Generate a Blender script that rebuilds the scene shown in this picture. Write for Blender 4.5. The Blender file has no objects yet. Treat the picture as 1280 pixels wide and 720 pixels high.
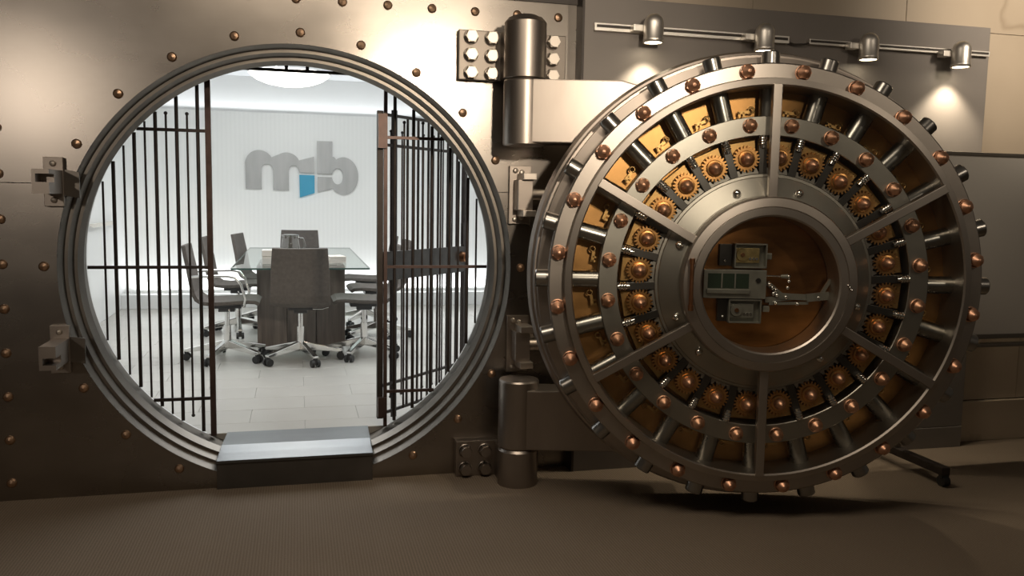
import bpy, bmesh, math, random
from mathutils import Vector, Matrix
random.seed(7)
PI = math.pi
SC = bpy.context.scene
COL = SC.collection

# ------------------------------------------------------------------ camera
cam_d = bpy.data.cameras.new('camera')
cam = bpy.data.objects.new('camera', cam_d); COL.objects.link(cam)
FPX, YAW, PIT, ROL = 1058.87, .2485, -.1038, .0177
cam_d.sensor_width = 36.0
cam_d.lens = FPX * 36.0 / 1280.0
cam_d.clip_start = .05; cam_d.clip_end = 100
fw = Vector((math.sin(YAW)*math.cos(PIT), math.cos(YAW)*math.cos(PIT), math.sin(PIT)))
r0 = Vector((math.cos(YAW), -math.sin(YAW), 0)); u0 = r0.cross(fw)
rt = r0*math.cos(ROL) + u0*math.sin(ROL); up = -r0*math.sin(ROL) + u0*math.cos(ROL)
m = Matrix((rt, up, -fw)).transposed().to_4x4(); m.translation = (0, -4.164, 1.4)
cam.matrix_world = m
SC.camera = cam

# ------------------------------------------------------------------ world, exposure, main lights
w = bpy.data.worlds.new('world'); SC.world = w; w.use_nodes = True
w.node_tree.nodes['Background'].inputs[0].default_value = (1.0, .82, .64, 1)
w.node_tree.nodes['Background'].inputs[1].default_value = .045
SC.view_settings.view_transform = 'Standard'
SC.view_settings.look = 'None'
SC.view_settings.gamma = 1
SC.view_settings.exposure = 0
SC.view_settings.use_curve_mapping = False

def light(name, kind, loc, energy, color, target=None, **kw):
    d = bpy.data.lights.new(name, kind); d.energy = energy; d.color = color
    for k, v in kw.items(): setattr(d, k, v)
    o = bpy.data.objects.new(name, d); COL.objects.link(o); o.location = loc
    if target is not None:
        o.rotation_euler = (Vector(target) - Vector(loc)).to_track_quat('-Z', 'Y').to_euler()
    return o
WARM = (1.0, .84, .66)
# ceiling spot over the lobby, aimed at the upper hinge of the vault
light('lobby_spot', 'SPOT', (1.2, -4.1, 2.44), 290, WARM, (.9, 0, 1.98), spot_size=math.radians(44), spot_blend=.9, shadow_soft_size=.09)
# weaker ceiling spot farther left
light('lobby_spot', 'SPOT', (-3.2, -7.8, 2.6), 150, (1.0, .86, .72), (-1.2, 0, 1.65), spot_size=math.radians(26), spot_blend=1.0, shadow_soft_size=.12)
# ceiling spot over the right half of the lobby
light('lobby_spot', 'SPOT', (3.3, -4.3, 2.9), 50, WARM, (2.6, -.5, 1.9), spot_size=math.radians(46), spot_blend=1.0, shadow_soft_size=.07)
# general ceiling downlight of the lobby
light('lobby_ceiling_light', 'AREA', (.3, -2.3, 3.15), 46, WARM, (.3, -2.3, 0), shape='RECTANGLE', size=2.2, size_y=.8)
light('lobby_downlight', 'SPOT', (4.2, -2.3, 3.2), 330, WARM, (4.05, 0, 2.5), spot_size=math.radians(46), spot_blend=.95, shadow_soft_size=.35)
# conference room: cove lights, plus an added fill below the ceiling
COOL = (.96, .98, 1.0)
light('cove_light', 'AREA', (.35, 6.13, 2.36), 6, COOL, (.35, 6.0, 3.0), shape='RECTANGLE', size=4.0, size_y=.12)
light('ledge_light', 'AREA', (.35, 5.93, .315), 17, COOL, (.35, 5.95, 3.0), shape='RECTANGLE', size=4.2, size_y=.06)
light('conference_fill_light', 'AREA', (.3, 2.7, 2.74), 78, COOL, (.3, 2.7, 0), shape='RECTANGLE', size=2.6, size_y=2.6)  # added fill above the visible part of the room, not a real fixture

# ------------------------------------------------------------------ materials
MATS = {}
def mat(name, color, metal=0.0, rough=.5, noise=None, bump=None, emit=None, spec=None, coat=None, aniso=None):
    """noise=(scale, amount, (sx,sy,sz)); bump=(scale, strength, (sx,sy,sz))"""
    if name in MATS: return MATS[name]
    M = bpy.data.materials.new(name); M.use_nodes = True
    nt = M.node_tree; b = nt.nodes['Principled BSDF']
    b.inputs['Base Color'].default_value = (*color, 1)
    b.inputs['Metallic'].default_value = metal
    b.inputs['Roughness'].default_value = rough
    if spec is not None: b.inputs['Specular IOR Level'].default_value = spec
    if coat: b.inputs['Coat Weight'].default_value = coat; b.inputs['Coat Roughness'].default_value = .08
    if emit: b.inputs['Emission Color'].default_value = (*emit[0], 1); b.inputs['Emission Strength'].default_value = emit[1]
    def tex(scale, st):
        tc = nt.nodes.new('ShaderNodeTexCoord'); mp = nt.nodes.new('ShaderNodeMapping')
        mp.inputs['Scale'].default_value = st
        n = nt.nodes.new('ShaderNodeTexNoise'); n.inputs['Scale'].default_value = scale
        n.inputs['Detail'].default_value = 5
        nt.links.new(tc.outputs['Object'], mp.inputs['Vector']); nt.links.new(mp.outputs['Vector'], n.inputs['Vector'])
        return n
    if noise:
        n = tex(noise[0], noise[2] if len(noise) > 2 else (1, 1, 1))
        r = nt.nodes.new('ShaderNodeValToRGB'); a = noise[1]
        r.color_ramp.elements[0].position = .3; r.color_ramp.elements[1].position = .72
        r.color_ramp.elements[0].color = (*[max(0, c*(1-a)) for c in color], 1)
        r.color_ramp.elements[1].color = (*[min(1, c*(1+a)) for c in color], 1)
        nt.links.new(n.outputs['Fac'], r.inputs['Fac']); nt.links.new(r.outputs['Color'], b.inputs['Base Color'])
        mr = nt.nodes.new('ShaderNodeMapRange'); mr.inputs['To Min'].default_value = max(.02, rough*(1-a*.8)); mr.inputs['To Max'].default_value = min(1, rough*(1+a*.8))
        nt.links.new(n.outputs['Fac'], mr.inputs['Value']); nt.links.new(mr.outputs['Result'], b.inputs['Roughness'])
    if bump:
        n = tex(bump[0], bump[2] if len(bump) > 2 else (1, 1, 1))
        bp = nt.nodes.new('ShaderNodeBump'); bp.inputs['Strength'].default_value = bump[1]; bp.inputs['Distance'].default_value = .004
        nt.links.new(n.outputs['Fac'], bp.inputs['Height']); nt.links.new(bp.outputs['Normal'], b.inputs['Normal'])
    MATS[name] = M
    return M

mat('wall_steel', (.31, .282, .252), 1, .275, (2.2, .16, (1, 1, 1.6)))
mat('jamb_steel', (.205, .186, .162), 1, .40, (6, .14), (80, .04))
mat('hinge_steel', (.36, .32, .285), 1, .38, (5, .12, (1, 1, .4)))
mat('plate_steel', (.22, .195, .17), 1, .44, (6, .12))
mat('bright_steel', (.55, .50, .44), 1, .42, (8, .08), (90, .03))
mat('door_steel', (.43, .39, .345), 1, .40, (5, .08), (70, .03))
mat('flange_steel', (.38, .335, .295), 1, .42, (6, .1))
mat('rod_steel', (.34, .33, .31), 1, .28, (9, .1))
mat('annulus_steel', (.37, .35, .315), 1, .40, (6, .08), (80, .03))
mat('copper', (.70, .40, .26), 1, .46, (22, .18))
mat('rivet_bronze', (.52, .35, .235), 1, .36, (22, .2))
mat('copper_dark', (.44, .22, .115), 1, .34, (22, .2))
mat('brass', (.52, .32, .125), 1, .42, (12, .14))
mat('back_brass', (.50, .27, .10), 1, .42, (7, .25))
mat('gear_bronze', (.60, .32, .12), 1, .34, (20, .2))
mat('window_copper', (.42, .19, .065), 1, .36, (3.5, .45, (1, 1, 3)))
mat('dark_steel', (.09, .085, .08), 1, .4, (10, .2))
mat('black_iron', (.055, .045, .04), .6, .48, (20, .2))
mat('brown_iron', (.11, .075, .065), .7, .42, (15, .25))
mat('step_steel', (.18, .188, .192), 1, .36, (3, .08, (1, 6, 1)))
mat('step_side', (.10, .09, .08), .6, .5, (5, .2))
mat('chrome', (.78, .77, .75), 1, .14)
mat('aluminium', (.80, .77, .72), 1, .42)
mat('partition_paint', (.215, .195, .178), 0, .55, (3, .05))
mat('dark_trim', (.05, .042, .036), .2, .5)
mat('white_wall', (.80, .81, .80), 0, .6)
mat('white_ceiling', (.84, .86, .88), 0, .7)
mat('ledge_white', (.70, .71, .70), 0, .4)
mat('tile', (.49, .475, .44), 0, .32, (2.5, .04), None, None, .4)
mat('grout', (.36, .35, .33), 0, .8)
mat('chair_fabric', (.105, .092, .082), 0, .85, (40, .16), (300, .15))
mat('chair_rubber', (.02, .02, .02), 0, .5)
mat('chair_plastic', (.05, .05, .052), 0, .4)
mat('table_wood', (.13, .104, .09), 0, .42, (5, .3, (8, 1, .5)))
mat('logo_metal', (.42, .42, .41), .35, .42, (14, .1, (1, 1, .15)))
mat('logo_blue', (.06, .34, .52), 0, .35)
mat('paper', (.66, .62, .56), 0, .7)
mat('wb_frame', (.26, .235, .2), .7, .4)
mat('whiteboard', (.74, .71, .65), 0, .16, None, None, None, .5, .3)
mat('lamp_glow', (1, 1, 1), 0, .5, None, None, ((1, .96, .88), 7))
mat('spot_glow', (1, .95, .85), 0, .5, None, None, ((1, .86, .62), 14))
mat('lock_case', (.34, .335, .295), .8, .45, (20, .12))
mat('lock_green', (.03, .05, .032), .3, .4)
mat('lock_brass', (.55, .43, .2), 1, .4, (30, .25))

def glass_mat(name, tint, ior=1.45, rough=.01, bias=0.0):
    M = bpy.data.materials.new(name); M.use_nodes = True
    nt = M.node_tree; nt.nodes.clear()
    o = nt.nodes.new('ShaderNodeOutputMaterial'); mx = nt.nodes.new('ShaderNodeMixShader')
    t = nt.nodes.new('ShaderNodeBsdfTransparent'); g = nt.nodes.new('ShaderNodeBsdfGlossy')
    f = nt.nodes.new('ShaderNodeFresnel'); f.inputs['IOR'].default_value = ior
    t.inputs['Color'].default_value = (*tint, 1); g.inputs['Roughness'].default_value = rough
    ge_ = nt.nodes.new('ShaderNodeNewGeometry'); sb_ = nt.nodes.new('ShaderNodeMath'); sb_.operation = 'SUBTRACT'; sb_.inputs[0].default_value = 1
    ml_ = nt.nodes.new('ShaderNodeMath'); ml_.operation = 'MULTIPLY'
    nt.links.new(ge_.outputs['Backfacing'], sb_.inputs[1]); nt.links.new(sb_.outputs[0], ml_.inputs[0])
    if bias:
        a = nt.nodes.new('ShaderNodeMath'); a.operation = 'ADD'; a.inputs[1].default_value = bias
        nt.links.new(f.outputs[0], a.inputs[0]); nt.links.new(a.outputs[0], ml_.inputs[1])
    else: nt.links.new(f.outputs[0], ml_.inputs[1])
    nt.links.new(ml_.outputs[0], mx.inputs[0])
    nt.links.new(t.outputs[0], mx.inputs[1]); nt.links.new(g.outputs[0], mx.inputs[2]); nt.links.new(mx.outputs[0], o.inputs[0])
    MATS[name] = M
glass_mat('pane_glass', (.95, .96, .94), 1.45, .03)
glass_mat('table_glass', (.86, .91, .89), 1.5, .01)
glass_mat('pitcher_glass', (.86, .86, .83), 1.6, .02, .14)
mat('glass_edge', (.07, .12, .11), 0, .2)

def carpet_mat():
    M = bpy.data.materials.new('carpet'); M.use_nodes = True
    nt = M.node_tree; b = nt.nodes['Principled BSDF']; b.inputs['Roughness'].default_value = .95
    b.inputs['Specular IOR Level'].default_value = .1
    tc = nt.nodes.new('ShaderNodeTexCoord')
    wv = nt.nodes.new('ShaderNodeTexWave'); wv.bands_direction = 'X'; wv.inputs['Scale'].default_value = 26
    wv.inputs['Distortion'].default_value = .6; wv.inputs['Detail'].default_value = 2; wv.inputs['Detail Scale'].default_value = 3
    n = nt.nodes.new('ShaderNodeTexNoise'); n.inputs['Scale'].default_value = 170; n.inputs['Detail'].default_value = 3
    n2 = nt.nodes.new('ShaderNodeTexNoise'); n2.inputs['Scale'].default_value = 1.6
    for t in (wv, n, n2): nt.links.new(tc.outputs['Object'], t.inputs['Vector'])
    r = nt.nodes.new('ShaderNodeValToRGB')
    r.color_ramp.elements[0].color = (.075, .058, .042, 1); r.color_ramp.elements[1].color = (.245, .197, .15, 1)
    mx = nt.nodes.new('ShaderNodeMath'); mx.operation = 'MULTIPLY_ADD'; mx.inputs[1].default_value = .3
    nt.links.new(wv.outputs['Fac'], mx.inputs[0])
    mm = nt.nodes.new('ShaderNodeMath'); mm.operation = 'MULTIPLY'; mm.inputs[1].default_value = .55
    nt.links.new(n.outputs['Fac'], mm.inputs[0]); nt.links.new(mm.outputs[0], mx.inputs[2])
    ad = nt.nodes.new('ShaderNodeMath'); ad.operation = 'MULTIPLY_ADD'; ad.inputs[1].default_value = .3
    nt.links.new(n2.outputs['Fac'], ad.inputs[0]); nt.links.new(mx.outputs[0], ad.inputs[2])
    nt.links.new(ad.outputs[0], r.inputs['Fac']); nt.links.new(r.outputs['Color'], b.inputs['Base Color'])
    bp = nt.nodes.new('ShaderNodeBump'); bp.inputs['Strength'].default_value = .6; bp.inputs['Distance'].default_value = .004
    nt.links.new(mx.outputs[0], bp.inputs['Height']); nt.links.new(bp.outputs['Normal'], b.inputs['Normal'])
    MATS['carpet'] = M
carpet_mat()

def marble_mat():
    M = bpy.data.materials.new('marble'); M.use_nodes = True
    nt = M.node_tree; b = nt.nodes['Principled BSDF']; b.inputs['Roughness'].default_value = .35
    tc = nt.nodes.new('ShaderNodeTexCoord')
    n = nt.nodes.new('ShaderNodeTexNoise'); n.inputs['Scale'].default_value = .7; n.inputs['Detail'].default_value = 5; n.inputs['Distortion'].default_value = .6
    n2 = nt.nodes.new('ShaderNodeTexNoise'); n2.inputs['Scale'].default_value = 3; n2.inputs['Detail'].default_value = 4
    for t in (n, n2): nt.links.new(tc.outputs['Object'], t.inputs['Vector'])
    s = nt.nodes.new('ShaderNodeMath'); s.operation = 'SUBTRACT'; s.inputs[1].default_value = .5
    a = nt.nodes.new('ShaderNodeMath'); a.operation = 'ABSOLUTE'
    nt.links.new(n.outputs['Fac'], s.inputs[0]); nt.links.new(s.outputs[0], a.inputs[0])
    r = nt.nodes.new('ShaderNodeValToRGB')
    r.color_ramp.elements[0].position = 0; r.color_ramp.elements[0].color = (.42, .345, .26, 1)
    r.color_ramp.elements[1].position = .010; r.color_ramp.elements[1].color = (.53, .45, .35, 1)
    nt.links.new(a.outputs[0], r.inputs['Fac'])
    r2 = nt.nodes.new('ShaderNodeValToRGB')
    r2.color_ramp.elements[0].color = (.82, .8, .78, 1); r2.color_ramp.elements[1].color = (1, 1, 1, 1)
    nt.links.new(n2.outputs['Fac'], r2.inputs['Fac'])
    mx = nt.nodes.new('ShaderNodeMix'); mx.data_type = 'RGBA'; mx.blend_type = 'MULTIPLY'; mx.inputs[0].default_value = 1
    nt.links.new(r.outputs['Color'], mx.inputs[6]); nt.links.new(r2.outputs['Color'], mx.inputs[7]); nt.links.new(mx.outputs[2], b.inputs['Base Color'])
    MATS['marble'] = M
marble_mat()

def fluted_mat():
    M = bpy.data.materials.new('fluted_wall'); M.use_nodes = True
    nt = M.node_tree; b = nt.nodes['Principled BSDF']; b.inputs['Roughness'].default_value = .3
    tc = nt.nodes.new('ShaderNodeTexCoord')
    n = nt.nodes.new('ShaderNodeTexWave'); n.bands_direction = 'X'; n.inputs['Scale'].default_value = 6.5
    n.inputs['Distortion'].default_value = .8
    nt.links.new(tc.outputs['Object'], n.inputs['Vector'])
    r = nt.nodes.new('ShaderNodeValToRGB')
    r.color_ramp.elements[0].color = (.855, .865, .845, 1); r.color_ramp.elements[1].color = (.88, .89, .87, 1)
    nt.links.new(n.outputs['Fac'], r.inputs['Fac']); nt.links.new(r.outputs['Color'], b.inputs['Base Color'])
    MATS['fluted_wall'] = M
fluted_mat()

# ------------------------------------------------------------------ mesh helpers
class MB:
    def __init__(self): self.v = []; self.f = []; self.s = []
    def add(self, vs, fs, smooth=False):
        o = len(self.v); self.v += [tuple(x) for x in vs]
        for q in fs: self.f.append(tuple(i+o for i in q)); self.s.append(smooth)
        return self
    def box(self, x0, x1, y0, y1, z0, z1):
        vs = [(x0,y0,z0),(x1,y0,z0),(x1,y1,z0),(x0,y1,z0),(x0,y0,z1),(x1,y0,z1),(x1,y1,z1),(x0,y1,z1)]
        return self.add(vs, [(0,3,2,1),(4,5,6,7),(0,1,5,4),(1,2,6,5),(2,3,7,6),(3,0,4,7)])
    def bar(self, p, q, wd, ht, upv=(0,0,1)):
        p = Vector(p); q = Vector(q); d = (q-p).normalized(); s = d.cross(Vector(upv)).normalized(); t = s.cross(d)
        vs = []
        for c in (p, q):
            for a, b in ((-1,-1),(1,-1),(1,1),(-1,1)): vs.append(c + s*a*wd/2 + t*b*ht/2)
        return self.add(vs, [(0,3,2,1),(4,5,6,7),(0,1,5,4),(1,2,6,5),(2,3,7,6),(3,0,4,7)])
    def cyl(self, p, q, r, r2=None, n=16, smooth=True, caps=True, phase=0):
        p = Vector(p); q = Vector(q); r2 = r if r2 is None else r2
        d = (q-p).normalized(); a = Vector((0,0,1)) if abs(d.z) < .9 else Vector((1,0,0))
        s = d.cross(a).normalized(); t = d.cross(s)
        vs = []
        for c, rr in ((p, r), (q, r2)):
            for i in range(n):
                an = 2*PI*i/n + phase; vs.append(c + (s*math.cos(an) + t*math.sin(an))*rr)
        fs = [(i, (i+1)%n, n+(i+1)%n, n+i) for i in range(n)]
        self.add(vs, fs, smooth)
        if caps:
            self.add(vs[:n], [tuple(range(n))[::-1]]); self.add(vs[n:], [tuple(range(n))])
        return self
    def lathe(self, prof, n=64, axis='Y', c=(0,0,0), a0=0, a1=2*PI, smooth=True, split=True):
        """prof: list of (r, h). each segment separate when split -> hard edges"""
        full = abs(a1-a0-2*PI) < 1e-6; m = n if full else n+1
        def pt(r, h, a):
            if axis == 'Y': p = (r*math.sin(a), h, r*math.cos(a))
            else: p = (r*math.cos(a), r*math.sin(a), h)
            return (p[0]+c[0], p[1]+c[1], p[2]+c[2])
        segs = [prof[i:i+2] for i in range(len(prof)-1)] if split else [prof]
        for sg in segs:
            vs = [pt(r, h, a0+(a1-a0)*i/n) for (r, h) in sg for i in range(m)]
            fs = []
            for k in range(len(sg)-1):
                for i in range(n):
                    j = (i+1) % m if full else i+1
                    fs.append((k*m+i, k*m+j, (k+1)*m+j, (k+1)*m+i))
            self.add(vs, fs, smooth)
        return self
    def sphere(self, c, r, n=10, k=6, sc=(1,1,1)):
        prof = [(max(1e-4, r*math.sin(PI*i/k)), -r*math.cos(PI*i/k)) for i in range(k+1)]
        m0 = MB().lathe(prof, n, 'Z', split=False)
        return self.add([(x*sc[0]+c[0], y*sc[1]+c[1], z*sc[2]+c[2]) for x, y, z in m0.v], m0.f, True)
    def prism(self, poly, h0, h1, axis='Y'):
        """poly in (x,z) extruded along y, or (x,y) along z, or (y,z) along x"""
        def P(a, b, h): return (a, h, b) if axis == 'Y' else ((a, b, h) if axis == 'Z' else (h, a, b))
        n = len(poly)
        vs = [P(a, b, h0) for a, b in poly] + [P(a, b, h1) for a, b in poly]
        return self.add(vs, [tuple(range(n)), tuple(range(2*n-1, n-1, -1))] + [(i, n+i, n+(i+1)%n, (i+1)%n) for i in range(n)])
    def tube(self, pts, r, n=8, close=False):
        pts = [Vector(p) for p in pts]; N = len(pts); rings = []
        prev = None
        for i, p in enumerate(pts):
            if close: d = pts[(i+1)%N]-pts[i-1]
            else: d = pts[min(i+1, N-1)]-pts[max(i-1, 0)]
            d.normalize()
            if prev is None:
                a = Vector((0,0,1)) if abs(d.z) < .9 else Vector((1,0,0)); s = d.cross(a).normalized()
            else: s = (prev - d*prev.dot(d)).normalized()
            prev = s; t = d.cross(s)
            rings.append([p + (s*math.cos(2*PI*k/n)+t*math.sin(2*PI*k/n))*r for k in range(n)])
        vs = [x for rg in rings for x in rg]; fs = []
        for i in range(N if close else N-1):
            j = (i+1) % N
            for k in range(n): fs.append((i*n+k, i*n+(k+1)%n, j*n+(k+1)%n, j*n+k))
        self.add(vs, fs, True)
        if not close: self.add(rings[0], [tuple(range(n))[::-1]]); self.add(rings[-1], [tuple(range(n))])
        return self
    def xf(self, M):
        self.v = [tuple(M @ Vector(p)) for p in self.v]; return self
    def mesh(self, name, m, bev=0, seg=2, tri=False, weld=False):
        me = bpy.data.meshes.new(name); me.from_pydata(self.v, [], self.f)
        for p, s in zip(me.polygons, self.s): p.use_smooth = s
        bm = bmesh.new(); bm.from_mesh(me)
        if weld or bev: bmesh.ops.remove_doubles(bm, verts=bm.verts, dist=1e-5)
        bmesh.ops.recalc_face_normals(bm, faces=bm.faces)
        if bev:
            es = [e for e in bm.edges if len(e.link_faces) == 2 and e.calc_face_angle(0) > .6]
            bmesh.ops.bevel(bm, geom=es, offset=bev, segments=seg, affect='EDGES', profile=.6)
        if tri: bmesh.ops.triangulate(bm, faces=[f for f in bm.faces if len(f.verts) > 4])
        bm.to_mesh(me); bm.free()
        me.materials.append(MATS[m]); return me
    def build(self, name, m, parent=None, **kw): return inst(name, self.mesh(name, m, **kw), parent)

def inst(name, me, parent=None, loc=(0,0,0), rot=(0,0,0), M=None):
    o = bpy.data.objects.new(name, me); COL.objects.link(o)
    if M is not None: o.matrix_local = M
    else: o.location = loc; o.rotation_euler = rot
    o.parent = parent
    return o
def tag(o, label=None, cat=None, group=None, kind=None):
    if label: o['label'] = label
    if cat: o['category'] = cat
    if group: o['group'] = group
    if kind: o['kind'] = kind
    return o
def thing(name, label, cat, loc=(0,0,0), rz=0, group=None):
    o = inst(name, None, None, loc, (0,0,rz)); o.empty_display_size = .1
    return tag(o, label, cat, group)
def struct(o, label=None, cat=None): return tag(o, label, cat, None, 'structure')

# ================================================================== STRUCTURE
HZ, HR = 1.056, 1.046            # vault opening centre height and radius
# ---- lobby carpet
fl = struct(MB().box(-6, 7.5, -9, .3, -.1, 0).build('floor', 'carpet'), 'brown ribbed carpet floor of the lobby', 'carpet floor')

# ---- vault wall: two steel plates with the round opening cut out of them
wf = thing('wall_front', 'dark steel vault wall with a round opening and copper rivets', 'vault wall'); struct(wf)
SEAM, XL, XR, ZT, TH = 1.436, -4.0, 1.376, 2.375, .12
def arc(a0, a1, n, R=HR): return [(R*math.cos(a0+(a1-a0)*i/n), HZ+R*math.sin(a0+(a1-a0)*i/n)) for i in range(n+1)]
g = .0016
aU = math.asin((SEAM+g-HZ)/HR); aL = math.asin((SEAM-g-HZ)/HR)
upper = [(XL, SEAM+g), (XL, ZT), (XR, ZT), (XR, SEAM+g)] + arc(aU, PI-aU, 72)
MB().prism(upper, 0, TH).build('plate', 'wall_steel', wf, tri=True)
lower = [(XL, 0), (XL, SEAM-g)] + arc(PI-aL, 2*PI+aL, 110) + [(XR, SEAM-g), (XR, 0)]
MB().prism(lower, 0, TH).build('plate', 'wall_steel', wf, tri=True)
MB().box(XL, XR+.0, -.012, .1, ZT, ZT+.03).build('top_trim', 'dark_trim', wf)
# rivets
riv = MB().lathe([(.0215, .004), (.0215, -.004), (.016, -.011), (.0005, -.0165)], 18, 'Y').mesh('rivet', 'rivet_bronze')
rp = [(1.10*math.cos(math.radians(a)), HZ+1.10*math.sin(math.radians(a))) for a in
      (0, 29.3, 44, 59.3, 74.3, 89, 104.4, 119.6, 134.6, 149.6, 179.4, -150.2, -135.3, -120.2, -29.6, -44.6, -59.7)]
rp += [(-1.266, .083+.1988*i) for i in range(12)] + [(-1.48+.2115*i, 2.308) for i in range(14) if abs(-1.48+.2115*i+1.266) > .05]
rp += [(-1.88, .083+.1988*i) for i in range(12)]
for x, z in rp: inst('rivet', riv, wf, (x, 0, z))
# stepped jamb ring
prof = [(1.0465, -.004), (1.046, .001), (1.028, .047), (1.014, .047), (.998, .094), (.984, .094), (.968, .142), (1.03, .142), (1.03, .469)]
MB().lathe(prof, 160, 'Y', (0, 0, HZ)).build('door_jamb', 'jamb_steel', wf)

# ---- grey partition beside the vault wall, baseboard strip
wp = thing('wall_partition', 'grey painted partition panel behind the open vault door', 'partition'); struct(wp)
MB().box(1.378, 3.776, -.09, .0, .126, 2.405).build('panel', 'partition_paint', wp, bev=.003)
MB().box(1.378, 3.776, -.092, .0, 0, .122).build('base_panel', 'partition_paint', wp, bev=.002)
MB().box(1.366, 1.378, -.095, .0, 0, 2.405).build('edge_strip', 'dark_trim', wp)
# ---- marble wall
wm = thing('wall_marble', 'beige veined marble slab wall behind the grey partition', 'marble wall'); struct(wm)
xs = [1.38, 2.35, 3.30, 4.25, 5.2, 6.2]; zs = [.25, .82, 2.40, 3.6]
for i in range(5):
    for j in range(3):
        MB().box(xs[i]+.0015, xs[i+1]-.0015, .012+.002*((i+j)%2), .09, zs[j]+.0015, zs[j+1]-.0015).build('marble_slab', 'marble', wm)
MB().box(1.38, 6.2, .03, .1, 0, 3.6).build('backing', 'dark_trim', wm)
struct(MB().box(3.78, 6.2, -.012, .02, 0, .245).build('baseboard_right', 'marble', None, bev=.004), 'marble baseboard under the marble wall', 'baseboard')
struct(MB().box(-4, 1.366, -.0, .1, 2.41, 3.6).build('wall_upper', 'partition_paint'), 'painted wall band above the vault wall', 'wall')

# ---- conference room shell
FZ = .139
cf = thing('floor', 'pale rectangular tile floor of the conference room', 'tile floor'); struct(cf)
MB().box(-1.87, 2.9, .47, 6.1, FZ-.08, FZ-.004).build('grout_bed', 'grout', cf)
tl = MB().box(-.2987, .2987, -.1487, .1487, -.02, 0).mesh('floor_tile', 'tile', bev=.0015, seg=1)
row = 0; y = .51
while y < 6.0:
    x = (.03 if row % 2 == 0 else .33) - .6*5 + .3
    while x-.3 < 2.88:
        xa, xb = max(x-.3, -1.869), min(x+.3, 2.899)
        if xb-xa > .02:
            o = inst('floor_tile', tl, cf, ((xa+xb)/2, y, FZ))
            if xb-xa < .599: o.scale.x = (xb-xa)/.6
            if row == 0: o.scale.y = .19/.3; o.location.y = .565
        x += .6
    y += .3; row += 1
wb = thing('wall_back', 'white fluted feature wall of the conference room', 'wall'); struct(wb)
MB().box(-1.95, 3.0, 6.0, 6.06, FZ, 2.335).build('panel', 'fluted_wall', wb)
MB().box(-1.95, 3.0, 6.22, 6.3, FZ, 2.8).build('cove_backing', 'white_wall', wb)
MB().box(-1.87, 2.9, 5.74, 5.90, FZ, .292).build('ledge', 'ledge_white', wb, bev=.004)
struct(MB().box(-1.95, -1.87, .5, 6.25, FZ, 2.8).build('wall_left', 'white_wall'), 'white side wall left in conference room', 'wall')
struct(MB().box(2.9, 2.98, .5, 6.25, FZ, 2.8).build('wall_right', 'white_wall'), 'white side wall right in conference room', 'wall')
struct(MB().box(-1.95, 2.98, .5, 6.3, 2.76, 2.84).build('ceiling', 'white_ceiling'), 'white conference room ceiling with cove light', 'ceiling')
# room side of the vault wall with round hole
ps = [(-1.95, -.05), (-1.95, 2.8), (2.98, 2.8), (2.98, -.05)]
nw = MB()
outer = []
N = 96
for i in range(N):
    a = 2*PI*i/N; dx, dz = math.cos(a), math.sin(a)
    t = min([((2.98 if dx > 0 else -1.95))/dx if abs(dx) > 1e-6 else 99, ((2.8-HZ) if dz > 0 else (-.05-HZ))/dz if abs(dz) > 1e-6 else 99])
    outer.append((dx*t, HZ+dz*t))
inner = [(1.034*math.cos(2*PI*i/N), HZ+1.034*math.sin(2*PI*i/N)) for i in range(N)]
vs = [(x, .47, z) for x, z in inner] + [(x, .47, z) for x, z in outer] + [(x, .50, z) for x, z in inner] + [(x, .50, z) for x, z in outer]
fs = []
for i in range(N):
    j = (i+1) % N
    fs += [(i, j, N+j, N+i), (2*N+i, 3*N+i, 3*N+j, 2*N+j), (i, 2*N+i, 2*N+j, j)]
nw.add(vs, fs)
struct(nw.build('wall_near', 'white_wall'), 'white inner face of vault wall around round opening', 'wall')
# vault sub-floor under the inside of the opening, so the jamb stands on something
struct(MB().box(-1.2, 1.2, .142, .47, -.05, FZ-.09).build('trim_1', 'dark_trim'), 'dark sill inside the round opening', 'sill')

# ================================================================== HINGES AND LATCHES ON THE WALL
hexm = MB()
hexm.lathe([(.036, 0), (.036, -.006), (.033, -.008)], 24, 'Y')
hexm.cyl((0, -.006, 0), (0, -.036, 0), .0325, .0315, 6, False); hexm.cyl((0, -.036, 0), (0, -.041, 0), .028, .026, 20, True)
hexbolt = hexm.mesh('bolt', 'bright_steel')
hexdark = hexm.mesh('bolt', 'hinge_steel')
hu = thing('vault_hinge', 'upper steel hinge barrel on a plate with nine bright hex bolts', 'hinge', (1.05, -.2, 2.1), 0, 'hinges of the vault door')
def loc_to(o, mb):
    return mb.xf(Matrix.Translation(-Vector(o.location)))
loc_to(hu, MB().box(.76, 1.30, -.045, -.001, 1.975, 2.212)).build('hinge_plate', 'plate_steel', hu, bev=.004)
loc_to(hu, MB().lathe([(.0005, 2.262), (.055, 2.262), (.06, 2.255), (.082, 2.25), (.1, 2.228), (.1, 1.972), (.094, 1.967), (.0005, 1.967)], 48, 'Z', (1.05, -.2, 0))).build('barrel', 'hinge_steel', hu)
loc_to(hu, MB().box(.965, 1.135, -.2, -.045, 1.98, 2.205)).build('web', 'hinge_steel', hu)
for x, z in [(.818, 2.178), (.92, 2.176), (.818, 2.093), (.92, 2.091), (.818, 2.008), (.92, 2.006), (1.23, 2.176), (1.228, 2.093), (1.228, 2.012)]:
    inst('bolt', hexbolt, hu, Vector((x, -.045, z)) - Vector(hu.location))
hl = thing('vault_hinge', 'lower dark hinge barrel standing on the carpet with four bolts', 'hinge', (1.05, -.2, 0), 0, 'hinges of the vault door')
loc_to(hl, MB().box(.765, 1.0, -.06, -.001, .0, .182)).build('hinge_plate', 'hinge_steel', hl, bev=.004)
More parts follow.
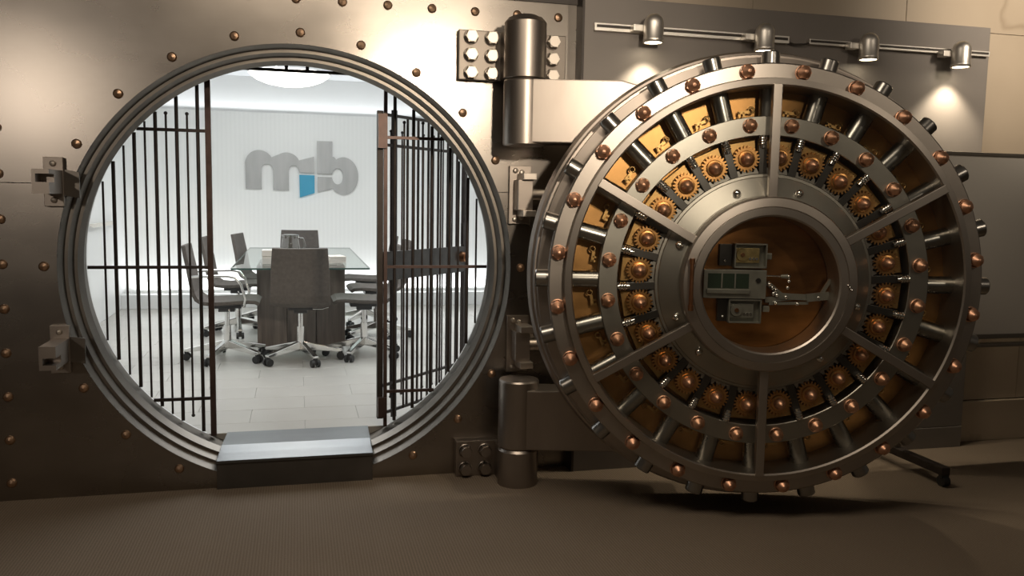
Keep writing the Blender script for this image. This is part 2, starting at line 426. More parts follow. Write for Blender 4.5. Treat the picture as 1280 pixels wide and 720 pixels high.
loc_to(hl, MB().lathe([(.0005, 0), (.1, 0), (.1, .172), (.092, .184), (.0005, .184)], 48, 'Z', (1.05, -.2, 0))).build('barrel', 'hinge_steel', hl)
loc_to(hl, MB().box(.965, 1.135, -.2, -.0, 0, .175)).build('web', 'hinge_steel', hl)
for x, z in [(.812, .133), (.912, .131), (.812, .042), (.912, .04)]:
    inst('bolt', hexdark, hl, Vector((x, -.06, z)) - Vector(hl.location))

smallbolt = MB().lathe([(.013, 0), (.013, -.006), (.009, -.011), (.0004, -.013)], 14, 'Y').mesh('bolt', 'bright_steel')
def hook_bracket(zc, label, flip):
    t = thing('latch_hook', label, 'latch', (-1.04, 0, zc), 0, 'latch hooks beside the round opening')
    MB().box(-.04, .04, -.03, -.001, -.108, .108).build('mounting_plate', 'flange_steel', t, bev=.002)
    s = -1 if flip else 1
    hk = MB()
    hk.box(-.028, .038, -.17, -.03, -.052, .05)
    z0, z1 = (.03, .05)
    if s > 0:
        hk.box(-.028, .038, -.25, -.17, .031, .05); hk.box(-.028, .038, -.25, -.17, -.052, -.004)
        hk.box(-.028, -.014, -.25, -.17, -.004, .031)
    else:
        hk.box(-.028, .038, -.25, -.17, -.052, -.03); hk.box(-.028, .038, -.25, -.17, .0, .05)
        hk.box(-.028, -.014, -.25, -.17, -.03, .0)
    hk.build('hook', 'flange_steel', t)
    wd = MB().prism([(.04, -.06), (.04, .055), (.1, .045), (.1, -.07)], -.016, -.001); wd.build('wedge', 'jamb_steel', t)
    for z in (.08, -.08): inst('bolt', smallbolt, t, (-.0, -.03, z))
hook_bracket(1.443, 'upper slotted steel latch hook left of the round opening', False)
hook_bracket(.695, 'lower slotted steel latch hook left of the round opening', True)
def catch_bracket(zc, label):
    t = thing('latch_catch', label, 'latch', (1.09, 0, zc), 0, 'latch catches beside the vault door')
    MB().box(-.062, .05, -.025, -.001, -.145, .145).build('mounting_plate', 'flange_steel', t, bev=.002)
    MB().box(-.04, .035, -.12, -.025, -.075, .075).build('catch_block', 'flange_steel', t, bev=.003)
    for s in (-1, 1):
        MB().box(-.022, .045, -.15, -.025, s*.09-.016, s*.09+.016).build('lug', 'bright_steel', t, bev=.003)
        inst('bolt', smallbolt, t, (-.033, -.025, s*.121)); inst('bolt', smallbolt, t, (.0, -.025, s*.112))
    p = MB().cyl((.03, -.075, .0), (.1, -.075, .0), .03, None, 20); p.cyl((.1, -.075, 0), (.125, -.075, 0), .012, None, 12); p.build('pin', 'flange_steel', t)
catch_bracket(1.424, 'upper steel latch catch between round opening and vault door')
catch_bracket(.668, 'lower steel latch catch between round opening and vault door')

# ================================================================== THRESHOLD STEP
st = thing('threshold_step', 'brushed steel step bridging the sill of the round opening', 'step', (0, 0, 0))
tv = []
for x0, x1, y, z in ((-.385, .353, -.032, .141), (-.381, .352, .06, .152), (-.375, .354, .15, .166), (-.365, .36, .385, .167)): tv += [(x0, y, z), (x1, y, z), (x1, y, z-.014), (x0, y, z-.014)]
tf = [(0, 1, 2, 3), (15, 14, 13, 12)]
for i in range(3): tf += [(4*i+k, 4*i+4+k, 4*i+4+(k+1)%4, 4*i+(k+1)%4) for k in range(4)]
MB().add(tv, tf).build('tread', 'step_steel', st, bev=.002)
MB().box(-.383, .351, -.024, -.001, .0, .127).build('riser', 'step_side', st)
MB().box(-.36, .345, .15, .46, .10, .128).build('under_frame', 'step_side', st)

# ================================================================== GRILLE IN THE OPENING
GY = .44; GR = 1.02
def zlim(x, R=GR): return math.sqrt(max(.0, R*R - x*x))
rod_cache = {}
def vbar(par, x, y, z0, z1, r, m='black_iron', ball=(False, False), name='bar'):
    b = MB().cyl((0, 0, z0), (0, 0, z1), r, None, 8)
    if ball[0]: b.sphere((0, 0, z0), r*1.75, 8, 6)
    if ball[1]: b.sphere((0, 0, z1), r*1.75, 8, 6)
    o = b.build(name, m, par); o.location = (x, y, 0); return o
def fixed_grille(side, label):
    t = thing('iron_grille', label, 'grille', (0, GY, 0), 0, 'fixed iron grilles in the round opening')
    xe = -.437 if side < 0 else .458
    zt = zlim(xe)
    hw = .014 if side < 0 else .0095
    MB().box(xe-hw, xe+hw, -.012, .012, max(FZ, HZ-zt), HZ+zt-.004).build('edge_plate', 'brown_iron', t)
    k = 0
    x = xe + side*.05
    while abs(x) < .97:
        thick = (k % 2 == 0)
        zl = zlim(x)-.004
        if thick: vbar(t, x, 0, max(FZ, HZ-zl), HZ+zl, .0092)
        else:
            ext = .775
            zb, zt2 = HZ-.03-ext, HZ-.03+ext
            zb2 = max(zb, HZ-zl); zt3 = min(zt2, HZ+zl)
            vbar(t, x, 0, zb2, zt3, .0055, ball=(zb2 == zb, zt3 == zt2))
        k += 1; x += side*.05
    for z, r in ((1.718, .0095), (1.028, .0095), (.342, .0095)):
        xl = math.sqrt(GR*GR-(z-HZ)**2)-.004
        xs0 = xe+side*hw
        MB().box(min(xs0, side*xl), max(xs0, side*xl), -.02, -.008, z-.008, z+.008).build('rail', 'brown_iron' if side > 0 else 'black_iron', t)
    return t
fixed_grille(-1, 'fixed iron bar grille left of the open gate')
fixed_grille(1, 'fixed iron bar grille behind which the gate stands open')
hb = thing('grille_header', 'thin dark header bar across the top of the round opening', 'bar', (0, GY, 2.034))
MB().box(-.27, .27, -.012, .012, -.0, .014).build('bar', 'black_iron', hb)
for x in (-.05, .055): MB().box(x-.009, x+.009, -.008, .008, .012, .035).build('stud', 'black_iron', hb)
# swung gate leaf, hinged on the right plate
ga = math.radians(46.5); GW = .86
gt = thing('grille_gate', 'iron bar gate swung open into the conference room with lock box', 'gate', (.431, GY+.028, 0), ga)
MB().box(-.016, .016, -.022, .022, .185, 1.86).xf(Matrix.Rotation(-ga, 4, 'Z')).build('hinge_stile', 'black_iron', gt, bev=.002)
MB().box(.112, .14, -.01, .01, .165, 1.875).build('stile', 'black_iron', gt)
MB().box(GW-.032, GW, -.012, .012, .2, 1.845).build('free_stile', 'black_iron', gt, bev=.002)
for z in (.205, .362, 1.683, 1.845): MB().box(0, GW, -.006, .006, z-.008, z+.008).build('rail', 'black_iron', gt)
lb = MB().box(.02, GW-.02, -.012, .012, .945, 1.105).build('lock_box', 'dark_steel', gt, bev=.003)
k = MB().cyl((GW-.055, -.012, 1.04), (GW-.055, -.045, 1.04), .034, .03, 20); k.cyl((GW-.055, -.045, 1.04), (GW-.055, -.055, 1.04), .014, None, 12)
k.build('lock_cylinder', 'copper_dark', lb)
MB().box(GW-.07, GW-.045, -.03, -.012, 1.12, 1.25).build('handle', 'black_iron', gt)
for z0, z1 in ((.2, .31), (1.66, 1.84)):
    MB().box(-.014, .015, -.063, -.022, z0, z1).box(.015, .034, -.063, -.041, z0, z1).xf(Matrix.Rotation(-ga, 4, 'Z')).build('hinge_leaf', 'brown_iron', gt)
x = .045; k = 0
while x < GW-.05:
    if abs(x-.126) > .026:
        if k % 2 == 0: vbar(gt, x, 0, .205, 1.845, .0075)
        else: vbar(gt, x, 0, .285, 1.76, .0048, ball=(True, True))
    x += .051; k += 1

# ================================================================== VAULT DOOR
DC = (1.9451, -.93, 1.0599); DY = -.2572
vd = thing('vault_door', 'huge round steel vault door standing open with glazed copper boltwork', 'vault door', DC, DY)
def W(prof): return [(r, -w) for r, w in prof]
MB().lathe(W([(.905, -.150), (.978, -.168), (.981, -.20), (.992, -.20), (1.000, -.245), (1.010, -.248), (1.022, -.29), (1.024, -.296), (1.024, -.375), (1.015, -.386), (.0005, -.386)]), 144).build('door_flange', 'flange_steel', vd)
MB().lathe(W([(.832, -.17), (.832, .014), (.838, .022), (.864, .016), (.869, -.024), (.872, -.028), (.928, -.028), (.934, -.034), (.934, -.155)]), 144).build('face_ring', 'door_steel', vd)
MB().lathe(W([(.0005, -.165), (.833, -.165)]), 96).build('back_plate', 'back_brass', vd)
MB().lathe(W([(.632, -.15), (.632, -.055), (.635, -.052), (.712, -.052), (.715, -.055), (.715, -.15)]), 120).build('middle_ring', 'annulus_steel', vd)
# nuts
def nutmesh(mname, s=1.0):
    n = MB(); n.lathe([(.034*s, 0), (.034*s, -.005), (.031*s, -.007)], 20, 'Y')
    n.cyl((0, -.005, 0), (0, -.027*s, 0), .0315*s, .0305*s, 6, False)
    n.lathe([(.0275*s, -.027*s), (.0265*s, -.031*s), (.0075*s, -.049*s), (.0004, -.051*s)], 20, 'Y')
    return n.mesh('nut', mname)
nut_o = nutmesh('copper', .98); nut_i = nutmesh('copper', .93)
def ringM(R, ang, w, spin=True):
    a = math.radians(ang)
    return Matrix.Translation((R*math.sin(a), -w, R*math.cos(a))) @ Matrix.Rotation(a, 4, 'Y') if spin else Matrix.Translation((R*math.sin(a), -w, R*math.cos(a)))
rodm = MB().cyl((0, 0, .66), (0, 0, .985), .039, None, 28); rodm.cyl((0, 0, .985), (0, 0, .99), .039, .035, 28)
rodm = rodm.mesh('bolt', 'rod_steel')
rackm = MB()
rackm.box(-.017, .017, -.03, .02, .47, .632); rackm = rackm.mesh('rack', 'dark_steel', bev=.002)
colm = MB()
for h in (.598, .609, .62): colm.lathe([(.011, h-.004), (.0175, h-.004), (.0185, h), (.0175, h+.004), (.011, h+.004)], 16, 'Z')
colm.cyl((0, 0, .58), (0, 0, .632), .012, None, 12); colm = colm.mesh('spring', 'chrome')
def gear(n, ro, ri, h0, h1):
    pl = []
    for i in range(n):
        for f, r in ((-.36, ri), (-.17, ro), (.17, ro), (.36, ri)):
            a = 2*PI*(i+f)/n; pl.append((r*math.sin(a), r*math.cos(a)))
    return pl
gm = MB().prism(gear(22, .057, .0465, 0, 0), -.022, 0); gm.lathe([(.037, -.022), (.034, -.028), (.026, -.03)], 20, 'Y')
gearmesh = gm.mesh('gear', 'gear_bronze')
gnut = MB().lathe([(.027, 0), (.026, -.012), (.021, -.028), (.010, -.041), (.0004, -.045)], 18, 'Y', split=False).mesh('gear_nut', 'copper')
blk = MB().prism([(-.047, -.048), (.047, -.048), (.057, .062), (-.057, .062)], -.025, .04).mesh('gear_block', 'brass', bev=.002)
# small brass linkage clip between bolts
cl = MB()
cl.box(-.035, .012, -.012, 0, -.007, .006); cl.box(-.035, -.026, -.012, 0, -.02, .004); cl.box(-.016, -.008, -.012, 0, -.02, .0)
cl.tube([(.022+.012*math.cos(a), -.006, .006+.012*math.sin(a)) for a in [2*PI*i/12 for i in range(12)]], .0045, 6, True)
clip = cl.mesh('linkage_clip', 'brass')
for i in range(24):
    inst('nut', nut_o, vd, M=ringM(.899, 7.5+15*i, -.028))
    inst('nut', nut_i, vd, M=ringM(.677, 7.5+15*i, -.052))
    b = inst('bolt', rodm, vd, M=Matrix.Translation((0, .102, 0)) @ Matrix.Rotation(math.radians(15*i), 4, 'Y'))
    inst('rack', rackm, vd, M=Matrix.Translation((0, .088, 0)) @ Matrix.Rotation(math.radians(15*i-2.6), 4, 'Y'))
    inst('spring', colm, vd, M=Matrix.Translation((0, .055, 0)) @ Matrix.Rotation(math.radians(15*i-2.6), 4, 'Y'))
    gb = inst('gear_block', blk, vd, M=ringM(.552, 4.8+15*i, -.118))
    gr = inst('gear', gearmesh, vd, M=ringM(.54, 4.8+15*i, -.078))
    inst('gear_nut', gnut, gr, (0, -.028, 0))
    inst('linkage_clip', clip, vd, M=ringM(.742, 15*i+8.3, -.14))
# hub: ring gear, cone, studs
hg = gear(120, .496, .481, 0, 0)
hgm = MB(); nn = len(hg)
inn = [(.455*math.sin(math.atan2(a, b)), .455*math.cos(math.atan2(a, b))) for a, b in hg]
vs = [(a, .066, b) for a, b in hg] + [(a, .066, b) for a, b in inn] + [(a, .10, b) for a, b in hg]
fs = []
for i in range(nn):
    j = (i+1) % nn; fs += [(i, j, nn+j, nn+i), (i, 2*nn+i, 2*nn+j, j)]
hgm.add(vs, fs); hgm.build('ring_gear', 'annulus_steel', vd)
MB().lathe(W([(.472, -.077), (.472, -.060), (.469, -.056), (.458, -.055), (.455, -.05), (.378, -.012), (.37, -.012), (.37, -.07)]), 120).build('hub_cone', 'annulus_steel', vd)
stud = MB().sphere((0, 0, 0), .0175, 14, 8).mesh('hub_stud', 'chrome')
for a in (-20, 18, 62, 103, 142, 180, 222, 248, 293): inst('hub_stud', stud, vd, M=ringM(.408, a, -.018))
# central window
wr = MB().lathe(W([(.372, -.02), (.372, .05), (.366, .058), (.332, .062), (.330, .059), (.327, .062), (.297, .062), (.290, .056), (.288, .0), (.288, -.08)]), 120).build('window_ring', 'door_steel', vd)
h = MB().cyl((-.338, -.087, -.105), (-.338, -.087, .105), .0085, None, 12)
for z in (-.098, .098): h.cyl((-.338, -.06, z), (-.338, -.09, z), .006, None, 10); h.cyl((-.338, -.087, z-.012), (-.338, -.087, z+.012), .0115, None, 12)
h.build('handle', 'copper_dark', wr)
for (u, v) in ((.332, -.002), (.338, -.012), (.326, .006)): MB().sphere((u, -.064, v), .0055, 10, 6).build('latch_screw', 'chrome', wr)
MB().lathe(W([(.0005, .03), (.289, .03)]), 96).build('window_pane', 'pane_glass', wr)
MB().lathe(W([(.0005, -.085), (.37, -.085)]), 96).build('window_back_plate', 'window_copper', vd)
# spokes and sector panes
sp = MB().box(-.0185, .0185, -.034, .0, .366, .84).mesh('spoke', 'door_steel', bev=.003)
for i in range(6): inst('spoke', sp, vd, M=Matrix.Rotation(math.radians(60*i), 4, 'Y'))
dlt = math.radians(1.2)
pn = MB().lathe(W([(.372, .012), (.834, .012)]), 24, a0=dlt+.01, a1=PI/3-dlt-.01).mesh('glass_pane', 'pane_glass')
for i in range(6): inst('glass_pane', pn, vd, M=Matrix.Rotation(math.radians(60*i), 4, 'Y'))
# lock movement behind the window
def lockpart(name, m, x0, x1, z0, z1, w0, w1, par=None, bev=.002): return MB().box(x0, x1, -w1, -w0, z0, z1).build(name, m, par or vd, bev=bev)
lk = lockpart('lock_case', 'lock_case', -.262, .008, -.068, .056, -.085, -.03)
lockpart('register_window', 'lock_green', -.245, -.068, -.024, .040, -.03, -.0285, lk, 0)
for x in (-.185, -.128): lockpart('divider', 'lock_case', x-.003, x+.003, -.024, .040, -.0285, -.025, lk, 0)
lockpart('register_sill', 'lock_case', -.25, -.065, -.047, -.026, -.03, -.018, lk, .003)
MB().cyl((-.028, .03, .012), (-.028, .025, .012), .011, None, 14).build('key_hole', 'dark_steel', lk)
def movement(x0, x1, z0, z1, m):
    t = .006
    b = lockpart('movement_frame', 'lock_case', x0, x1, z0, z1, -.085, -.07)
    for a in ((x0, x1, z1-t, z1), (x0, x1, z0, z0+t), (x0, x0+t, z0, z1), (x1-t, x1, z0, z1)): lockpart('frame_edge', 'lock_case', *a, -.07, -.035, b, .001)
    lockpart('movement_plate', m, x0+.008, x1-.03, z0+.022, z1-.02, -.07, -.05, b)
    MB().cyl((x0+.036, .05, (z0+z1)/2+.004), (x0+.036, .042, (z0+z1)/2+.004), .028, .026, 22).build('dial', m, b)
    MB().cyl((x0+.036, .042, (z0+z1)/2+.004), (x0+.036, .036, (z0+z1)/2+.004), .009, None, 12).build('arbor', 'copper_dark', b)
    for q in range(3): MB().cyl((x0+.07+.014*q, .05, z0+.04), (x0+.07+.014*q, .045, z0+.04), .006, None, 10).build('screw', 'chrome', b)
movement(-.132, .008, .064, .170, 'lock_brass')
movement(-.148, -.006, -.176, -.072, 'lock_case')
for z0, z1 in ((.072, .166), (-.172, -.075)):
    b = lockpart('side_bracket', 'dark_steel', -.192, -.138, z0, z1, -.085, -.06)
    MB().sphere((-.168, .06, z0+.022 if z0 > 0 else z0+.02), .008, 10, 6).build('screw', 'chrome', b)
for s in (1, -1):
    lockpart('lug', 'lock_case', .006, .036, s*.115-.014, s*.115+.014, -.085, -.06, None, .004)
lv = MB(); lv.bar((.012, .06, -.075), (.16, .06, -.058), .02, .022); lv.bar((.06, .055, -.055), (.25, .055, -.062), .016, .026)
lv.bar((.02, .06, .0), (.085, .055, -.055), .016, .02); lv.bar((.03, .058, -.09), (.2, .058, -.085), .014, .012); lv.bar((.19, .05, -.062), (.285, .05, -.05), .018, .034); lv.bar((.25, .05, -.05), (.29, .05, .02), .012, .014)
ll = lv.build('lever_linkage', 'lock_case', vd)
MB().cyl((.008, .05, .032), (.085, .05, .03), .004, None, 10).build('push_rod', 'chrome', vd)
MB().cyl((.075, .05, .03), (.105, .05, .03), .008, .011, 12).build('push_rod_end', 'lock_case', vd)
for u, v in ((.108, .03), (.11, .01), (.025, -.005), (.055, -.03), (.105, -.018), (.06, -.052), (.045, -.045), (.1, -.06), (.055, -.085), (.15, -.088), (.24, -.06), (.04, -.02)):
    MB().sphere((u, .046, v), .009, 10, 6).build('screw', 'chrome', ll)
# crane arms and knuckles (part of the door): hinge axis in door coordinates u=-1.052, w=-.478
HU, HW = -1.052, -.478
def arm(v0, v1, top):
    k = MB().lathe([(.0005, v0+.006), (.06, v0+.0), (.094, v0), (.099, v0+.008), (.099, v1-.008), (.094, v1), (.0005, v1)], 48, 'Z', (HU, -HW, 0))
    k.build('hinge_knuckle', 'hinge_steel', vd)
    if top: pl = [(HU, v0+.012), (HU, v1-.004), (-.60, v1-.004), (-.46, v1-.04), (-.2, v0+.1), (-.2, v0+.012)]
    else: pl = [(HU, v0+.004), (HU, v1-.04), (-.2, v1-.04), (-.2, v0+.16), (-.45, v0+.004)]
    MB().prism(pl, .388, .56).build('hinge_arm', 'hinge_steel', vd, bev=.006)
arm(1.655-DC[2], 1.964-DC[2], True)
arm(.187-DC[2], .525-DC[2], False)

# ================================================================== TRACK LIGHTING ON THE PARTITION
tr = thing('light_track', 'slim aluminium light track mounted along the grey partition', 'light track', (1.43, -.09, 2.256))
def tbox(a, b, z0, z1, y0=-.024): MB().box(a-1.43, b-1.43, y0, -.0, z0, z1).build('rail', 'aluminium', tr, bev=.0015)
tbox(1.425, 2.50, -.019, .019); tbox(2.62, 3.78-.02, -.014, .014)
MB().box(1.435-1.43, 2.49-1.43, -.0265, -.024, -.003, .010).build('slot', 'dark_trim', tr)
MB().box(2.625-1.43, 3.75-1.43, -.0265, -.024, -.003, .008).build('slot', 'dark_trim', tr)
MB().tube([(1.05, -.012, -.004), (1.1, -.02, -.02), (1.16, -.02, -.016), (1.2, -.012, -.004)], .005, 6).build('cable', 'dark_trim', tr)
def track_spot(x, label, zc):
    t = thing('track_spotlight', label, 'spotlight', (x, -.185, zc), 0, 'track spotlights on the grey partition')
    pr = [(.042, -.07), (.0505, -.07), (.0505, -.052), (.049, -.05), (.049, .022)]
    pr += [(.049*math.cos(a), .022+.049*math.sin(a)) for a in [PI/2*i/8 for i in range(1, 8)]] + [(.0004, .071)]
    MB().lathe(pr, 40, 'Z', split=False).build('housing', 'aluminium', t)
    MB().lathe([(.0004, -.066), (.046, -.066)], 32, 'Z').build('lamp_lens', 'spot_glow', t)
    MB().box(-.095, -.045, .02, .071, -.012, .02).build('bracket', 'aluminium', t, bev=.003)
    MB().cyl((-.05, .05, .004), (-.02, .03, .004), .012, None, 10).build('arm', 'aluminium', t)
    l = light('track_lamp', 'SPOT', (x, -.185, zc-.075), 26, (1.0, .84, .62), (x-.02, -.10, 0), spot_size=math.radians(100), spot_blend=.6, shadow_soft_size=.03)
    return t
track_spot(1.705, 'track spotlight at the end of the rail beside the vault hinge', 2.25)
track_spot(2.315, 'second track spotlight along from the vault hinge, before the rail gap', 2.245)
track_spot(2.928, 'third track spotlight along from the vault hinge, past the rail gap', 2.237)
track_spot(3.508, 'track spotlight at the far end nearest the marble wall', 2.23)

# ================================================================== MOBILE WHITEBOARD
wbt = thing('whiteboard', 'mobile whiteboard on castors standing behind the vault door', 'whiteboard', (3.15, -.35, 0))
X0, X1 = -.28, 1.5
MB().box(X0, X1, -.008, .012, .715, 1.675).build('board', 'whiteboard', wbt)
for a in ((X0-.012, X1+.012, 1.675, 1.693), (X0-.012, X1+.012, .69, .715), (X0-.012, X0+.01, .69, 1.693), (X1-.01, X1+.012, .69, 1.693)):
    MB().box(a[0], a[1], -.018, .018, a[2], a[3]).build('frame', 'wb_frame', wbt, bev=.003)
MB().box(X0+.1, X1-.05, -.075, -.018, .655, .672).build('marker_tray', 'wb_frame', wbt, bev=.003)
for x in (0, 1.25):
    MB().box(x-.02, x+.02, .02, .05, .08, 1.2).build('post', 'wb_frame', wbt)
    MB().box(x-.025, x+.025, -.34, .23, .058, .1).build('foot', 'black_iron', wbt, bev=.006)
    for y in (-.325, .215):
        c = MB().cyl((x-.018, y, .028), (x+.018, y, .028), .028, None, 18); c.box(x-.022, x+.022, y-.012, y+.012, .045, .062)
        c.build('castor', 'chair_rubber', wbt)

# ================================================================== CONFERENCE TABLE
TX = .025; TZ = FZ+.728
ct = thing('conference_table', 'glass topped conference table on a dark wood pedestal', 'table', (TX, 3.6, FZ))
tz = .728
MB().box(-.5, .5, -1.3, 1.3, tz-.012, tz).build('glass_top', 'table_glass', ct)
ge = MB()
for a in ((-.502, .502, -1.302, -1.299), (-.502, .502, 1.299, 1.302)): ge.box(a[0], a[1], a[2], a[3], tz-.0125, tz+.0003)
for a in ((-.502, -.499), (.499, .502)): ge.box(a[0], a[1], -1.3, 1.3, tz-.0125, tz+.0003)
ge.build('glass_edge', 'glass_edge', ct)
MB().box(-.345, .345, -.703, .0, .03, tz-.03).build('pedestal', 'table_wood', ct)
MB().box(-.32, .32, -.68, -.03, .0, .03).build('plinth', 'dark_trim', ct)
for x0, x1 in ((-.347, -.118), (-.113, .113), (.118, .347)): MB().box(x0, x1, -.72, -.703, .032, tz-.032).build('panel', 'table_wood', ct, bev=.002)
for x in (-.3, .3):
    for y in (-.65, -.06): MB().cyl((x, y, tz-.03), (x, y, tz-.012), .025, None, 14).build('stand_off', 'chrome', ct)

# pitcher, paper stack and box on the table
pt = thing('glass_pitcher', 'clear glass water pitcher on the conference table', 'pitcher', (-.06, 2.95, TZ))
MB().lathe([(.0004, .003), (.055, .003), (.072, .03), (.078, .10), (.066, .17), (.062, .2), (.066, .215)], 28, 'Z', split=False).build('body', 'pitcher_glass', pt)
MB().lathe([(.0004, .008), (.05, .008), (.068, .03), (.073, .09), (.0004, .09)], 24, 'Z').build('water', 'pitcher_glass', pt)
MB().tube([(.064, 0, .195), (.10, 0, .19), (.115, 0, .14), (.105, 0, .08), (.074, 0, .06)], .008, 8).build('handle', 'pitcher_glass', pt)
MB().lathe([(.055, .2), (.067, .205), (.069, .217), (.05, .222), (.0004, .223)], 24, 'Z').build('lid', 'pitcher_glass', pt)
pb = thing('paper_box', 'small beige paper box on the conference table', 'box', (-.235, 2.75, TZ))
MB().box(-.035, .035, -.06, .06, 0, .058).build('tray', 'paper', pb, bev=.002); MB().box(-.037, .037, -.062, .062, .06, .108).build('lid', 'paper', pb, bev=.002)
ps_ = thing('paper_stack', 'low stack of white papers on the conference table', 'papers', (.29, 2.9, TZ), .2)
for i in range(3): MB().box(-.07+.004*i, .07, -.1, .1-.006*i, .018*i, .018*i+.016).build('sheaf', 'paper', ps_)

# ================================================================== CHAIRS
def shell_mesh(high=0.0):
    P = [(-.285, .885+high), (-.27, .80), (-.25, .70), (-.235, .60), (-.222, .53), (-.20, .485), (-.16, .458), (-.09, .452), (.05, .458), (.16, .466), (.215, .462), (.245, .445)]
    Wd = [.197, .203, .209, .213, .216, .218, .22, .222, .224, .222, .216, .205]
    n = len(P); th = .028; vs = []
    for i, ((y, z), wd) in enumerate(zip(P, Wd)):
        a = P[max(i-1, 0)]; b = P[min(i+1, n-1)]; d = Vector((b[0]-a[0], b[1]-a[1])).normalized(); nx, nz = -d.y, d.x   # towards sitter
        for k in range(7):
            s = -1+2*k/6; x = wd*s; cv = .018*(abs(s)**2.2)
            vs.append((x, y+nx*cv, z+nz*cv))
        for k in range(7):
            s = -1+2*k/6; x = wd*s; cv = .018*(abs(s)**2.2)
            vs.append((x, y+nx*(cv-th), z+nz*(cv-th)))
    fs = []
    for i in range(n-1):
        o = i*14; q = o+14
        for k in range(6):
            fs.append((o+k, o+k+1, q+k+1, q+k)); fs.append((o+7+k, q+7+k, q+8+k, o+8+k))
        fs.append((o, q, q+7, o+7)); fs.append((o+6, o+13, q+13, q+6))
    e = (n-1)*14
    for k in range(6): fs.append((k, 7+k, 8+k, k+1)); fs.append((e+k, e+k+1, e+8+k, e+7+k))
    b = MB().add(vs, fs, False); return b.mesh('seat_shell', 'chair_fabric', bev=.007)
SHELL = shell_mesh()
COLM = MB().cyl((0, 0, .1), (0, 0, .27), .027, None, 18); COLM.cyl((0, 0, .27), (0, 0, .41), .018, None, 16); COLM = COLM.mesh('gas_column', 'chrome')
mch = MB().box(-.09, .09, -.11, .11, .405, .432); mch.box(-.05, .05, -.06, .06, .375, .405); MECH = mch.mesh('tilt_mechanism', 'chair_plastic', bev=.004)
LEVER = MB().tube([(.05, .02, .4), (.16, .03, .395), (.21, .03, .41)], .006, 6).mesh('lever', 'chrome')
lg = MB().prism([(.02, .155), (.02, .09), (.30, .062), (.315, .07), (.315, .086)], -.019, .019); LEGM = lg.mesh('base_leg', 'chrome', bev=.006)
cs = MB()
for s in (-1, 1): cs.cyl((.30, s*.012, .029), (.30, s*.032, .029), .029, .027, 18)
cs.box(.285, .315, -.012, .012, .02, .068); CASTM = cs.mesh('castor', 'chair_rubber')
ARM = []
for s in (-1, 1):
    ARM.append(MB().tube([(s*.20, .13, .435), (s*.24, .14, .44), (s*.262, .15, .50), (s*.262, .12, .605), (s*.262, .08, .655), (s*.262, .02, .668), (s*.262, -.18, .664), (s*.255, -.235, .66)], .0105, 10).mesh('armrest', 'chrome'))
def chair(x, y, face, label, arms=False, spin=0.0):
    """face: direction the sitter looks, degrees from +Y counter-clockwise"""
    t = thing('conference_chair', label, 'chair', (x, y, FZ), math.radians(face), 'conference chairs around the glass table')
    inst('seat_shell', SHELL, t); inst('gas_column', COLM, t); inst('tilt_mechanism', MECH, t); inst('lever', LEVER, t)
    for i in range(5):
        a = math.radians(72*i+spin)
        l = inst('base_leg', LEGM, t, rot=(0, 0, a)); inst('castor', CASTM, l)
    if arms:
        for A in ARM: inst('armrest', A, t)
chair(.015, 2.46, 0, 'conference chair seen from behind at the near end of the glass table', False, -70)
chair(-.53, 2.60, -90, 'conference chair with chrome loop arms beside the open grille gateway', True, 122)
chair(-.53, 3.86, -90-4, 'armless conference chair in the middle along the side of the chrome armed chair', False, 154)
chair(-.30, 4.5, -90-10, 'armless conference chair pushed in farthest along the side of the chrome armed chair', False, 10)
chair(.505, 2.605, 90, 'conference chair partly behind the open iron gate nearest to the opening', False, -62)
chair(.68, 3.45, 90+3, 'conference chair in the middle along the table side by the iron gate', False, -93)
chair(.66, 4.35, 90, 'conference chair farthest along the table side by the iron gate', False, 0)
chair(.02, 5.25, 180, 'conference chair at the far end of the glass table facing the opening', False, 10)

# ================================================================== LOGO ON THE BACK WALL
lo = thing('wall_logo', 'brushed grey letter logo with a blue wedge on the white wall', 'logo', (0, 6.0, 1.5))
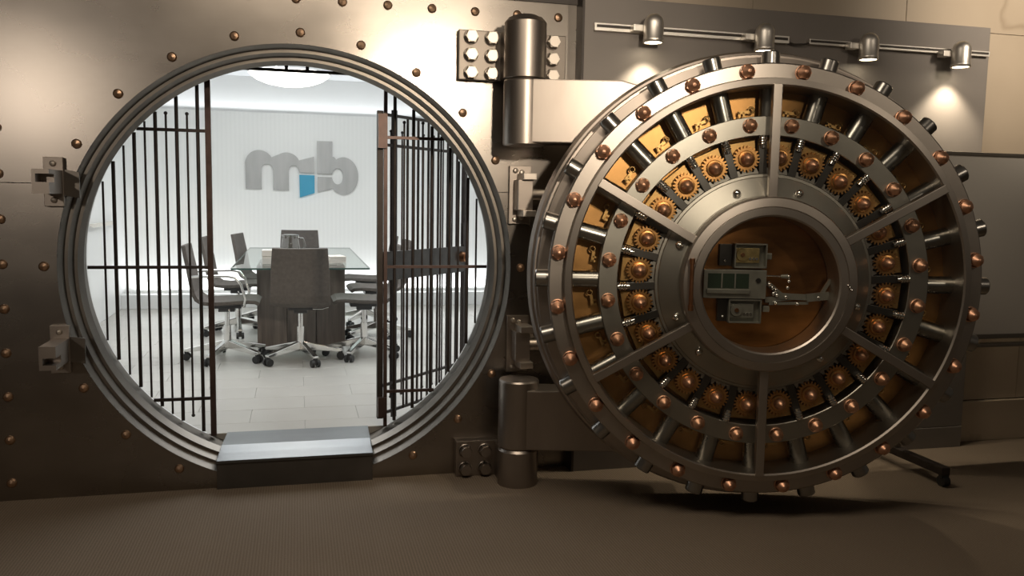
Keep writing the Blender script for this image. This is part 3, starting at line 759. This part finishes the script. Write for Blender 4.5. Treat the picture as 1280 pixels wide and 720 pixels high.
# px in the photo crop -> metres on the wall; drawn as pieces
def L(px, py): # crop pixel (0..1152, 0..720) -> (x, z-1.5)
    X = 300+px*160/1152; Y = 160+py*100/720
    return ((X-307)*.00893-.568, 1.796-(Y-200.4)*.00905 + (X-307)*-.0001 - 1.5)
def curve(cx, cy, rx, ry, a0, a1, n=14): return [(cx+rx*math.cos(math.radians(a0+(a1-a0)*i/n)), cy-ry*math.sin(math.radians(a0+(a1-a0)*i/n))) for i in range(n+1)]
def lp(name, pts, m='logo_metal'):
    MB().prism([L(*p) for p in pts], -.03, -.002).build(name, m, lo, tri=True)
mpts = [(50, 548)] + curve(172, 320, 124, 122, 178, 30) + curve(415, 318, 118, 108, 125, 22) + [(555, 268), (660, 238), (660, 388), (528, 385)] \
    + curve(478, 385, 46, 62, 0, 180)[1:] + [(432, 555), (293, 552)] + curve(240, 380, 52, 62, 0, 180) + [(190, 548)]
lp('letter_m', mpts)
lp('letter_b', [(688, 95), (828, 92), (828, 232), (845, 236)] + curve(930, 405, 136, 172, 120, -138, 30) + [(800, 535), (692, 560), (692, 420), (822, 420)] + curve(875, 410, 52, 74, 190, 525, 28) + [(822, 392), (688, 392)])
lp('blue_wedge', [(527, 408), (664, 408), (664, 570), (530, 615)], 'logo_blue')

# pendant bowl lamp
pl_ = thing('pendant_lamp', 'wide glowing white bowl lamp below the conference room ceiling', 'lamp', (-.057, 3.4, 2.32))
MB().lathe([(.0004, 0), (.1, .006), (.2, .026), (.28, .058), (.33, .098), (.335, .104)], 48, 'Z', split=False).build('bowl', 'lamp_glow', pl_)
MB().lathe([(.335, .104), (.34, .108), (.335, .112), (.32, .108)], 48, 'Z').build('rim', 'chrome', pl_)
for a in (20, 140, 260): MB().cyl((.2*math.cos(math.radians(a)), .2*math.sin(math.radians(a)), .03), (.05*math.cos(math.radians(a)), .05*math.sin(math.radians(a)), .435), .004, None, 6).build('suspension_rod', 'chrome', pl_)
MB().lathe([(.0004, .425), (.09, .425), (.09, .4395)], 24, 'Z').build('canopy', 'white_wall', pl_)
# wall rail on the left side wall
wr_ = thing('wall_rail', 'slim grey rail mounted on the white side wall', 'rail', (-1.87, 4.86, 1.095))
MB().box(.03, .055, -.5, .5, -.018, .018).build('bar', 'aluminium', wr_, bev=.003)
for y in (-.42, .42): MB().box(.0, .03, y-.015, y+.015, -.012, .012).build('bracket', 'aluminium', wr_)
